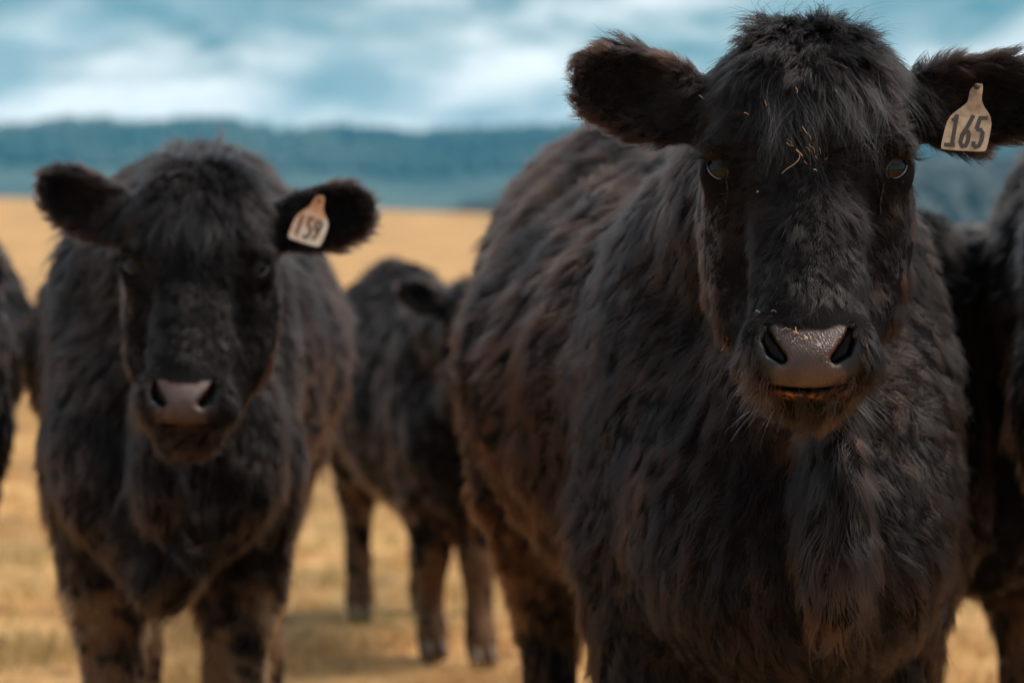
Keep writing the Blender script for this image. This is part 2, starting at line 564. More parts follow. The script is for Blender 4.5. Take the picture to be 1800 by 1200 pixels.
def head_sdf(P, droop=0.0):
    P = P.copy(); P[:, 1] = warp_g(P[:, 1])
    M = np.stack([np.abs(P[:, 0]), P[:, 1], P[:, 2]], 1)            # mirrored
    k = 0.03
    d = ell(P, (0, -.048, -.115), (.103, .088, .105), p=2.4)
    d = smin(d, ell(P, (0, -.112, -.12), (.062, .038, .055)), k)
    d = smin(d, ell(P, (0, -.01, -.075), (.104, .075, .062), p=2.3), k)
    d = smin(d, cone(P, (0, .0, -.085), (0, .150, .022), .078, .062, 0.95), k)
    d = smin(d, ell(P, (0, .085, -.005), (.052, .10, .030), rot=rot2('X', 26)), .02)
    d = smin(d, cone(M, (.062, .05, -.14), (.035, .19, -.03), .052, .042), k)
    d = smin(d, ell(M, (.080, .060, -.118), (.038, .092, .07)), k)
    d = smin(d, ell(P, (0, .186, .034), (.080, .046, .068), p=2.5), .02)
    d = smin(d, ell(P, (0, .195, .068), (.056, .033, .041), p=2.2), .012)
    d = smin(d, ell(P, (0, .232, .020), (.052, .028, .062)), .012)
    d = smin(d, ell(M, (.052, .174, .070), (.021, .030, .028)), .010)
    # brow ridge and orbit
    d = smin(d, ell(M, (.088, -.028, -.034), (.030, .013, .028)), .012)
    d = smin(d, ell(M, (.089, .000, -.054), (.029, .030, .032)), .012)
    d = smin(d, ell(M, (.093, .062, -.075), (.012, .06, .022)), .02)
    # hollow below the eye, beside the nose
    d = smax(d, -ell(M, (.082, .060, -.005), (.020, .060, .022)), .02)
    # eye opening
    d = smax(d, -ell(M, (.0985, -.003, -.026), (.0138, .0098, .024), rot=rot2('Z', 132)), .004)
    # mouth
    gm = P.copy(); gm[:, 1] = gm[:, 1] + 2.2 * P[:, 0] ** 2
    d = smax(d, -ell(gm, (0, .2195, .080), (.066, .0022, .046)), .004)
    # nostrils: a comma that runs down and inwards
    ag = M[:, :2]

    def cap2(A, B, ra, rb):
        A = np.array(A); B = np.array(B); ab = B - A
        t = np.clip(((ag - A) @ ab) / (ab @ ab), 0, 1)
        return np.linalg.norm(ag - A - t[:, None] * ab, axis=1) - (ra + (rb - ra) * t)
    no = smin(cap2((.0440, .155), (.0430, .167), .0028, .0060), cap2((.0430, .167), (.0370, .178), .0060, .0072), .002)
    no = smin(no, cap2((.0370, .178), (.0280, .1865), .0072, .0055), .002)
    d = smax(d, -np.maximum(no, .045 - M[:, 2]), .0065)
    # ears
    u, v, w = ear_frame(P, droop)
    d = smin(d, cone(M, (.085, -.055, -.125), (.140, -.070, -.125), .034, .026), .02)
    E = np.stack([u, v, w + .4 * u * 0], 1)
    leaf = ell(E, (.065, .0, .0), (.077, .042, .028), p=2.2)
    leaf = smax(leaf, -ell(E, (.068, .003, .028), (.064, .034, .031)), .006)
    d = smin(d, leaf, .012)
    return d


TOR_Y = np.array([-.30, -.22, -.12, 0.0, .12, .30, .55, .80, 1.05, 1.25, 1.42, 1.55, 1.62])
TOR_T = np.array([.98, 1.06, 1.13, 1.19, 1.215, 1.22, 1.22, 1.25, 1.31, 1.345, 1.32, 1.24, 1.12])
TOR_B = np.array([.74, .63, .575, .55, .55, .545, .54, .555, .60, .67, .74, .82, .90])
TOR_W = np.array([.11, .165, .20, .215, .225, .265, .335, .350, .325, .27, .235, .19, .12])
_ys = np.linspace(-.30, 1.62, 200)
_k = np.hanning(15); _k /= _k.sum()


def _sm(a):
    v = np.interp(_ys, TOR_Y, a)
    return np.convolve(np.pad(v, 7, mode='edge'), _k, 'valid')


TT, TB, TW = _sm(TOR_T), _sm(TOR_B), _sm(TOR_W)


def leg_set(c):
    """front and hind leg joints: list of (points, radii)."""
    L = []
    st = c.get('stance', (0, 0, 0, 0))
    for i, s in enumerate((-1, 1)):
        o = st[i]
        s = s * c.get('frontx', 1.0)
        L.append(([(s * .135, .02, .68), (s * .125, .03 + o * .3, .50), (s * .118, .0 + o * .7, .33), (s * .115, .01 + o, .15), (s * .115, -.025 + o, .085), (s * .115, -.045 + o, .03)],
                  [.12, .088, .052, .037, .042, .045]))
    for i, s in enumerate((-1, 1)):
        o = st[2 + i]
        L.append(([(s * .15, 1.33, .92), (s * .175, 1.20, .70), (s * .16, 1.40 + o * .6, .50), (s * .155, 1.44 + o, .44), (s * .155, 1.40 + o, .20), (s * .155, 1.37 + o, .09), (s * .155, 1.345 + o, .03)],
                  [.17, .125, .07, .055, .042, .045, .047]))
    lr = c.get('legr', 1.0)
    return [(p, [r * (lr if i > 0 else 1) for i, r in enumerate(q)]) for p, q in L]


def cow_sdf(P, c):
    P = np.asarray(P, dtype=float)
    x, y, z = P.T
    sl = c.get('slim', 1.0); x = x / sl
    t = np.interp(y, _ys, TT); b = np.interp(y, _ys, TB); w = np.interp(y, _ys, TW)
    b = b * c.get('deep', 1.0); t = t + c.get('rise', 0.0) * sstep(.6, 1.1, y)
    zc = (t + b) / 2; hh = (t - b) / 2
    u = (z - zc) / hh
    wf = w * (1 - (.38 - .16 * sstep(.85, 1.2, y)) * np.clip(u, 0, 1) ** 1.6) * (1 - .22 * np.clip(-u, 0, 1) ** 2)
    q = (np.abs(x / wf) ** 2.2 + np.abs(u) ** 2.2) ** (1 / 2.2)
    d = (q - 1) * np.minimum(wf, hh)
    d = smax(d, np.abs(y - .66) - .94, .08)
    # shoulders, brisket, haunch
    M = np.stack([np.abs(x), y, z], 1)
    d = smin(d, ell(M, (.140, .02, .86), (.098, .19, .27)), .06)
    d = smin(d, ell(P, (0, -.20, .72), (.19, .17, .19)), .08)
    d = smin(d, ell(M, (.17, 1.30, .93), (.11, .22, .26)), .08)
    # neck
    O = c['head_loc']; HM = c['head_mat']
    hw = lambda v: O + HM @ np.asarray(v, float)
    A1 = hw((0, -.02, -.17)); A2 = hw((0, .10, -.17))
    nb = np.array([0, .0, 1.03]); mid = (A1 + nb) / 2 + np.array([0, 0, .02])
    d = smin(d, cone(P, A1, mid, .090, .135, .95), .06)
    d = smin(d, cone(P, mid, nb, .135, .185, .95), .06)
    thr = np.array([0, -.16, .80])
    d = smin(d, cone(P, A2, thr, .060, .125), .07)
    d = smin(d, cone(P, hw((0, .17, -.10)), (A2 + thr) / 2 + np.array([0, -.05, -.02]), .035, .055), .06)
    # dewlap
    if c.get('lowbrisket'):
        d = smin(d, ell(P, (0, -.27, .60), (.075, .11, .13)), .05)
    if c.get('dewlap', 1):
        dl = c.get('dew_x', 0.0)
        d = smin(d, ell(P, (dl, -.43, .80), (.036, .085, .15), rot=rot2('X', -14)), .022)
        d = smin(d, ell(P, (dl, -.45, .715), (.042, .05, .085)), .015)
    Ps = P / np.array([sl, 1, 1])
    for pts, rad in leg_set(c):
        for i in range(len(pts) - 1):
            d = smin(d, cone(Ps, pts[i], pts[i + 1], rad[i], rad[i + 1]), .035 if i else .07)
    # tail head
    d = smin(d, cone(P, (0, 1.60, 1.20), (0, 1.66, .70), .03, .02), .03)
    # loose folds of hide
    tor = sstep(-.05, .25, y) * sstep(.35, .7, z)
    d = d - tor * .007 * (np.sin(y * 30 + z * 16 + 2 * np.sin(z * 9 + c['seed'])) + np.sin(y * 17 - z * 22 + x * 9 + c['seed']) * .7)
    # head
    Hh = (P - O) @ HM
    near = (np.abs(Hh[:, 0]) < .42) & (np.abs(Hh[:, 1]) < .42) & (Hh[:, 2] > -.42) & (Hh[:, 2] < .35)
    if near.any():
        dh = head_sdf(Hh[near], c.get('droop', 0.0))
        d[near] = smin(d[near], dh, .022)
    return d


def isosurface(f, xs, ys, zs, blk=4):
    """surface nets on a rectilinear grid; the fine field is evaluated only near the surface."""
    def padax(a):
        m = (-len(a)) % blk
        return np.concatenate([a, a[-1] + (a[-1] - a[-2]) * np.arange(1, m + 1)])
    xs, ys, zs = padax(xs), padax(ys), padax(zs)
    nx, ny, nz = len(xs), len(ys), len(zs)
    cx, cyy, cz = xs[blk // 2::blk], ys[blk // 2::blk], zs[blk // 2::blk]
    G = np.stack(np.meshgrid(cx, cyy, cz, indexing='ij'), -1)
    d = f(G.reshape(-1, 3)).reshape(G.shape[:3])
    sp = lambda a, n: np.array([max(a[min(i + blk, n - 1)] - a[max(i - blk, 0)], 1e-3) / 2 for i in range(0, n, blk)])
    sx, sy, sz = sp(xs, nx), sp(ys, ny), sp(zs, nz)
    diag = np.sqrt(sx[:, None, None] ** 2 + sy[None, :, None] ** 2 + sz[None, None, :] ** 2)
    act = np.abs(d) < diag * 0.85 + .006
    up = lambda m: m.repeat(blk, 0).repeat(blk, 1).repeat(blk, 2)[:nx, :ny, :nz]
    F = up(np.where(d > 0, 1.0, -1.0))
    A = up(act)
    idx = np.nonzero(A)
    Pn = np.stack([xs[idx[0]], ys[idx[1]], zs[idx[2]]], 1)
    out = np.empty(len(Pn))
    for s in range(0, len(Pn), 400000):
        out[s:s + 400000] = f(Pn[s:s + 400000])
    F[idx] = out
    S = F < 0
    n8 = np.zeros((nx - 1, ny - 1, nz - 1), dtype=np.int8)
    for i in (0, 1):
        for j in (0, 1):
            for k in (0, 1):
                n8 += S[i:nx - 1 + i, j:ny - 1 + j, k:nz - 1 + k]
    cell = (n8 > 0) & (n8 < 8)
    ci = np.nonzero(cell)
    vid = -np.ones(cell.shape, dtype=np.int64)
    vid[ci] = np.arange(len(ci[0]))
    acc = np.zeros((len(ci[0]), 3)); cnt = np.zeros(len(ci[0]))
    ax = (xs, ys, zs)
    C = np.stack(ci, 1)
    offs = [(0, 0), (0, 1), (1, 0), (1, 1)]
    for a in range(3):
        o1, o2 = [q for q in range(3) if q != a]
        for (p, q) in offs:
            i0 = C.copy(); i0[:, o1] += p; i0[:, o2] += q
            i1 = i0.copy(); i1[:, a] += 1
            f0 = F[tuple(i0.T)]; f1 = F[tuple(i1.T)]
            m = (f0 < 0) != (f1 < 0)
            t = np.where(m, f0 / np.where(m, f0 - f1, 1), 0)
            for b2 in range(3):
                c0 = ax[b2][i0[:, b2]]
                if b2 == a:
                    c0 = c0 + t * (ax[a][i1[:, a]] - c0)
                acc[:, b2] += np.where(m, c0, 0)
            cnt += m
    V = acc / np.maximum(cnt, 1)[:, None]
    faces = []
    for a in range(3):
        o1, o2 = [(1, 2), (2, 0), (0, 1)][a]
        sl0 = [slice(None)] * 3; sl1 = [slice(None)] * 3
        sl0[a] = slice(0, -1); sl1[a] = slice(1, None)
        s0, s1 = S[tuple(sl0)], S[tuple(sl1)]
        e = np.nonzero(s0 != s1)
        E = np.stack(e, 1)
        ok = (E[:, o1] > 0) & (E[:, o2] > 0) & (E[:, o1] < cell.shape[o1]) & (E[:, o2] < cell.shape[o2])
        E = E[ok]
        inside_first = s0[tuple(E.T)]

        def at(p, q):
            I = E.copy(); I[:, o1] -= p; I[:, o2] -= q
            return vid[tuple(I.T)]
        q4 = np.stack([at(1, 1), at(0, 1), at(0, 0), at(1, 0)], 1)
        q4 = np.where(inside_first[:, None], q4, q4[:, ::-1])
        faces.append(q4[(q4 >= 0).all(1)])
    return V, np.concatenate(faces)


def grad(f, V, h):
    g = np.zeros_like(V)
    for a in range(3):
        e = np.zeros(3); e[a] = h
        g[:, a] = (f(V + e) - f(V - e)) / (2 * h)
    return g


def axis(lo, hi, flo, fhi, coarse, fine):
    flo, fhi = max(lo, flo), min(hi, fhi)
    if fine >= coarse:
        return np.arange(lo, hi, coarse)
    a = np.arange(lo, flo, coarse)
    a = a[a < flo - coarse * .4]
    b = np.arange(flo, fhi, fine)
    c2 = np.arange(fhi, hi, coarse)
    return np.concatenate([a, b, c2])


# ------------------------------------------------------------------ cattle: the coat
def nose_pad(a, g, f):
    """1 on the bare skin between the nostrils, 0 on fur."""
    w = np.interp(g, [.148, .154, .158, .170, .183, .190, .200, .222], [.026, .040, .0425, .038, .026, .031, .039, .038])
    m = sstep(.004, -.003, np.abs(a) - w)
    m = m * sstep(.155 - .35 * np.clip(np.abs(a) - .018, 0, .03), .159 - .35 * np.clip(np.abs(a) - .018, 0, .03), g) * sstep(.2235, .2190, g + 2.2 * a * a) * sstep(.045, .06, f)
    return m


def mud_amount(z, n2, n3, c):
    m = c.get('mud', 1.0)
    return np.clip(sstep(.56, .38, z) * (.34 + .9 * n2 + .6 * n3) * m + sstep(.42, .26, z) * .6 * m, 0, .95)


def groom_fields(P, Nn, c):
    """per root: direction, length, lift, density, colour, clumpiness."""
    O, HM = c['head_loc'], c['head_mat']
    H = (P - O) @ HM
    H[:, 1] = warp_g(H[:, 1])
    a, g, f = H.T
    NH = Nn @ HM
    n = len(P)
    x, y, z = P.T
    # ---- body
    side = sstep(0.0, .35, y)[:, None]
    chest = np.stack([x * 1.6, 0 * x, -np.ones(n)], 1)
    flank = np.stack([np.sign(x) * .15 * np.clip(z - .9, 0, 1), np.full(n, .75), -np.ones(n) * .8], 1)
    T = chest * (1 - side) + flank * side
    neck = sstep(.0, -.18, y) * sstep(.80, 1.0, z)
    T = T * (1 - neck[:, None]) + np.stack([x * 1.5, np.full(n, .55), -np.full(n, .8)], 1) * neck[:, None]
    L = .033 + .007 * sstep(.1, .6, y)
    L = L * (1 - .35 * sstep(.5, .3, z))
    L = np.where(z < .34, .014, L)
    lift = np.full(n, .27)
    dens = np.full(n, 1.0)
    # ---- head
    cen = np.sqrt((a / .16) ** 2 + ((g - .03) / .24) ** 2 + ((f + .06) / .19) ** 2)
    wh = sstep(1.18, .92, cen)
    u, v, w = ear_frame(H, c.get('droop', 0.0))
    we = sstep(.0, .02, u) * (u < .19) * (np.abs(v) < .075) * (np.abs(w) < .07)
    rx, ry = a - .006, g + .012
    rl = np.sqrt(rx * rx + ry * ry) + 1e-4
    radial = np.stack([rx / rl, ry / rl, -.3 * np.abs(a) / .1], 1)
    sgn = np.sign(a)
    up = sstep(-.045, -.095, g)[:, None]
    fore = np.stack([a * 5.0, np.full(n, .75), np.where(g < -.12, .6, .05)], 1)
    TH = radial * (1 - up) + fore * up
    brow = np.exp(-((g + .05) / .03) ** 2)[:, None] * .8
    TH = TH * (1 - brow) + np.stack([sgn * 1.0 + 0 * a, -.12 + 0 * a, 0 * a], 1) * brow
    down = sstep(.02, .10, g)[:, None]
    TH = TH * (1 - down) + np.stack([a * 5.5, np.full(n, .9), -.15 + 0 * a], 1) * down
    sidew = sstep(.085, .105, np.abs(a))[:, None] * sstep(-.07, -.03, g)[:, None]
    TH = TH * (1 - sidew) + np.stack([0 * a, np.full(n, .9), -.35 + 0 * a], 1) * sidew
    LH = np.interp(g, [-.16, -.12, -.08, -.03, .02, .06, .11, .14, .16, .20, .240, .262, .3], [.042, .036, .027, .019, .020, .018, .014, .011, .0045, .0038, .0055, .020, .032])
    LH = LH * (1 - .45 * sstep(.075, .10, np.abs(a)) * sstep(-.05, .0, g) * sstep(.17, .15, g))
    LH = LH + (np.maximum(LH, .024) - LH) * sstep(-.04, -.075, f) * sstep(.08, .12, g)
    lh = np.interp(g, [-.16, -.10, 0, .1, .16, .25], [.50, .34, .26, .20, .10, .35])
    dH = np.interp(g, [-.16, -.05, .08, .15, .17, .23, .27], [4.0, 4.5, 5.0, 7.0, 12.0, 7.0, 4.0])
    # ears
    TE = np.stack([sgn * 1.0 + 0 * a, v * 14.0, NH[:, 2] * .25], 1)
    inner = sstep(.03, .0, np.sqrt(((u - .066) / .062) ** 2 + ((v - .003) / .034) ** 2) * .03) * (NH[:, 2] > .2)
    LE = .019 - .006 * inner + .006 * sstep(.015, .04, v)
    TH = TH * (1 - we[:, None]) + TE * we[:, None]
    LH = LH * (1 - we) + LE * we
    lh = lh * (1 - we) + .40 * we
    dH = dH * (1 - we) + 4.0 * we
    THc = TH @ HM.T
    wsel = np.maximum(wh, we)
    T = T * (1 - wsel[:, None]) + THc * wsel[:, None]
    L = L * (1 - wsel) + LH * wsel
    lift = lift * (1 - wsel) + lh * wsel
    dens = dens * (1 - wsel) + dH * wsel
    # bare places
    pad = nose_pad(a, g, f)
    ma = np.abs(a)
    nost = sstep(1.0, .7, np.sqrt(((ma - .041) / .015) ** 2 + ((g - .177) / .023) ** 2)) * (f > .045)
    eye = sstep(1.0, .9, np.sqrt(((ma - .0985) / .0150) ** 2 + ((g + .003) / .0150) ** 2 + ((f + .032) / .03) ** 2))
    bare = np.maximum(np.maximum(pad, eye), nost)
    dens = dens * (1 - bare)
    near_eye = sstep(1.8, 1.0, np.sqrt(((ma - .1015) / .017) ** 2 + ((g - .006) / .0185) ** 2 + ((f + .032) / .03) ** 2))
    L = L * (1 - .6 * near_eye)
    lip = (np.abs(g + 2.2 * a * a - .2215) < .006) & (f > .03)
    L = np.where(lip & (wh > .5), .003, L)
    overeye = wh * np.exp(-((ma - .095) / .03) ** 2 - ((g + .028) / .014) ** 2)
    L = L * (1 - .6 * overeye)
    dewl = np.exp(-(x / .06) ** 2) * sstep(-.33, -.39, y) * sstep(.84, .78, z) * (1 - wsel)
    L = L * (1 + .6 * dewl)
    # dewlap and throat run straight down
    thr = np.exp(-(x / .09) ** 2) * sstep(-.12, -.22, y) * sstep(1.0, .9, z) * (1 - wsel)
    T = T * (1 - thr[:, None]) + np.array([0, .1, -1.0]) * thr[:, None]
    # ---- colour
    s = c['seed']
    n1 = vnoise(P, .42, s + 1, 1)[:, 0]; n2 = vnoise(P, .10, s + 2, 1)[:, 0]; n3 = vnoise(P, .035, s + 3, 1)[:, 0]
    red = np.clip(.38 + .35 * n1 + .3 * n2 + .2 * n3, 0, 1) * sstep(-.1, .3, y) * (1 - wsel) * c.get('red', 1.0)
    red = np.maximum(red, np.clip(.16 + .3 * n2 + .15 * n3, 0, 1) * .6 * (1 - wsel))
    cheek = wh * sstep(.06, .09, ma) * sstep(-.01, .03, g) * (1 - .7 * sstep(.08, .14, g)) * np.clip(.50 + .5 * n3, 0, 1)
    redh = np.maximum(cheek, we * (.22 + .2 * n2))
    tan = wh * np.exp(-(((a - .01) / .045) ** 2 + ((g - .115) / .045) ** 2)) * np.clip(.5 + .5 * n3, 0, 1)
    black = np.array([.0105, .0078, .0074]); brown = np.array([.068, .029, .019]); grey = np.array([.065, .052, .045]); mudc = np.array([.38, .205, .105])
    r = np.clip(np.maximum(red, redh), 0, 1)[:, None]
    colr = black * (1 - r) + brown * r
    colr = colr * (1 - tan[:, None] * .7) + grey * tan[:, None] * .7
    md = mud_amount(z, n2, n3, c)
    chin = wh * sstep(.232, .25, g) * sstep(0.5, 1.2, n3) * .10 * (f > -.03) * (a < .03)
    md = np.maximum(md, chin)[:, None]
    colr = colr * (1 - md) + mudc * md
    return T, L, lift, dens, colr, wsel, we


def sample_surface(V, F, VN, wv, n, rg):
    """n points on quads F with per-vertex weights wv."""
    a, b, c2, d = (V[F[:, i]] for i in range(4))
    area = (np.linalg.norm(np.cross(b - a, c2 - a), axis=1) + np.linalg.norm(np.cross(c2 - a, d - a), axis=1)) / 2
    w = area * wv[F].mean(1)
    cdf = np.cumsum(w); tot = cdf[-1]
    fi = np.searchsorted(cdf, rg.random(n) * tot)
    fi = np.minimum(fi, len(F) - 1)
    s, t = rg.random((2, n))
    q = F[fi]
    W = np.stack([(1 - s) * (1 - t), s * (1 - t), s * t, (1 - s) * t], 1)
    P = (V[q] * W[..., None]).sum(1)
    Nn = norm((VN[q] * W[..., None]).sum(1))
    return P, Nn, tot


def grow_coat(V, F, VN, c, rg, world_of):
    T, L, lift, dens, colr, wsel, we = groom_fields(V, VN, c)
    camd = norm(np.array([0, 0, CAM_Z]) - world_of(V))
    root = c['rootm'][:3, :3]; NW = norm(VN @ root.T)
    facing = (camd * NW).sum(1)
    lod = np.clip(.9 + 1.8 * facing, .10, 1.0)
    lod = np.where(V[:, 2] * c['scale'] < c.get('zcut', 0), .12, lod)
    wv = dens * lod * np.clip(.044 / np.maximum(L, .012), 1, 1.8)
    per = c['per']
    ncl = int(c['hairs'] / per)
    P, Nn, tot = sample_surface(V, F, VN, wv, ncl, rg)
    T, L, lift, dens, colr, wsel, we = groom_fields(P, Nn, c)
    s = c['seed']
    # direction noise at several scales: swirls, locks, single tufts
    amp = (1 - .62 * wsel)[:, None]
    T = norm(T) + vnoise(P, .34, s + 11) * .36 * amp + vnoise(P, .12, s + 12) * .26 * amp + vnoise(P, .038, s + 13) * (.15 + .02 * amp) + rg.normal(size=P.shape) * .15
    Tt = T - (T * Nn).sum(1, keepdims=True) * Nn
    Tt = norm(Tt)
    L = L * (1 + .25 * vnoise(P, .07, s + 14, 1)[:, 0]) * rg.uniform(.75, 1.15, ncl)
    li = np.clip(lift + .10 * vnoise(P, .05, s + 15, 1)[:, 0] + rg.normal(size=ncl) * .05, .04, .9)[:, None]
    K = c['K']
    d0 = norm(Nn * li * 1.5 + Tt * (1 - li))
    grav = np.array([0, 0, -.25])
    d1 = norm(Tt + Nn * li * .25 + grav * (1 - li) + vnoise(P, .03, s + 16) * .25)
    tt = np.linspace(0, 1, K - 1)[None, :, None]
    D = norm(d0[:, None] * (1 - tt) + d1[:, None] * tt)
    curve = np.concatenate([np.zeros((ncl, 1, 3)), np.cumsum(D, 1)], 1) * (L / (K - 1))[:, None, None]
    B = np.cross(Nn, Tt)
    # a lazy wave in every lock
    tk = np.linspace(0, 1, K)
    ph = rg.uniform(0, 6.28, ncl)[:, None]
    wave = np.sin(tk[None] * 4.2 + ph) - np.sin(ph)
    curve += B[:, None] * (wave * (L * .07)[:, None])[..., None]
    # hairs of each clump
    Dm = dens * np.clip(.044 / np.maximum(L, .012), 1, 1.8) * ncl / tot
    rc = np.sqrt(1.0 / (math.pi * np.maximum(Dm, 1.0))) * (1.5 + .3 * wsel)
    rc = np.minimum(rc, L * .5 + .001)
    N = ncl * per
    idx = np.repeat(np.arange(ncl), per)
    ang = rg.uniform(0, 6.28, N); rr = np.sqrt(rg.random(N)) * rc[idx]
    off = Tt[idx] * (np.cos(ang) * rr)[:, None] + B[idx] * (np.sin(ang) * rr)[:, None]
    ls = 1.1 - .65 * rg.random(N) ** 1.5
    hd = wsel[idx]; shortf = sstep(.024, .014, L[idx])
    conv = np.minimum((.54 + .22 * hd * (1 - shortf) - .12 * shortf) * rg.uniform(.3, 1.15, N), 1)
    fly = rg.random(N) < .06
    conv = np.where(fly, .1, conv)
    ls = np.where(fly, ls * 1.15, ls)
    rnd = rg.normal(size=(N, 3)) * (L[idx] * (np.where(fly, .22, .05) + .06 * shortf))[:, None]
    pts = P[idx][:, None] + curve[idx] * ls[:, None, None] + off[:, None] * (1 - conv[:, None] * tk[None] ** .8)[..., None] + rnd[:, None] * (tk[None] ** 1.6)[..., None]
    pts = pts - (Nn[idx] * .0015)[:, None]
    thick = c['thick'] * np.clip(L[idx] / .028, .5, 1.15) * (1 + .2 * wsel[idx])
    rad = thick[:, None] * (1 - .88 * tk[None] ** 1.3) * rg.uniform(.7, 1.2, N)[:, None]
    col = colr[idx] * np.repeat(rg.uniform(.6, 1.5, ncl), per)[:, None] * rg.uniform(.8, 1.25, N)[:, None]
    return pts, rad, np.clip(col, .002, .6)


def extra_locks(c, rg, roots, dirs, lens, per, spread, thick, sag=.4):
    """hand placed long locks (forelock, poll tuft): roots, directions in head coordinates."""
    O, HM = c['head_loc'], c['head_mat']
    roots = np.asarray(roots, float); dirs = norm(np.asarray(dirs, float)); lens = np.asarray(lens, float)
    n = len(roots); K = c['K']; N = n * per
    idx = np.repeat(np.arange(n), per)
    tk = np.linspace(0, 1, K)
    L = lens[idx] * rg.uniform(.55, 1.1, N)
    off = rg.normal(size=(N, 3)) * spread
    ph = rg.uniform(0, 6.28, n)[idx]
    pts = roots[idx][:, None] + off[:, None] * (1 - .75 * tk[None, :, None]) + dirs[idx][:, None] * (L[:, None] * tk[None])[..., None]
    sagv = np.array([0, 1.0, 0.15])
    pts = pts + sagv * ((L * sag)[:, None] * tk[None] ** 2)[..., None]
    pts[..., 0] += (L * .10)[:, None] * (np.sin(tk[None] * 5 + ph[:, None]) - np.sin(ph[:, None]))
    pts += rg.normal(size=(N, 1, 3)) * (L * .09)[:, None, None] * (tk ** 1.5)[None, :, None]
    pts = O + pts @ HM.T
    rad = thick * (1 - .85 * tk[None]) * rg.uniform(.6, 1.2, N)[:, None]
    col = np.array([.017, .0145, .0155]) * rg.uniform(.6, 1.6, N)[:, None]
    return pts, rad, col


def surface_f(a, g):
    """forward coordinate of the head's surface at (a, g)."""
    f = np.full(len(a), .16); pos = np.stack([a, g, f], 1)
    for _ in range(60):
        d = head_sdf(pos)
        pos[:, 2] -= np.clip(d, -.01, .01) * .8
    return pos[:, 2]


# ------------------------------------------------------------------ cattle: assembling one
def px_world(px, py, d):
    return np.array([(px - 900) / FPX * d, d, CAM_Z + (HORIZON - py) / FPX * d])


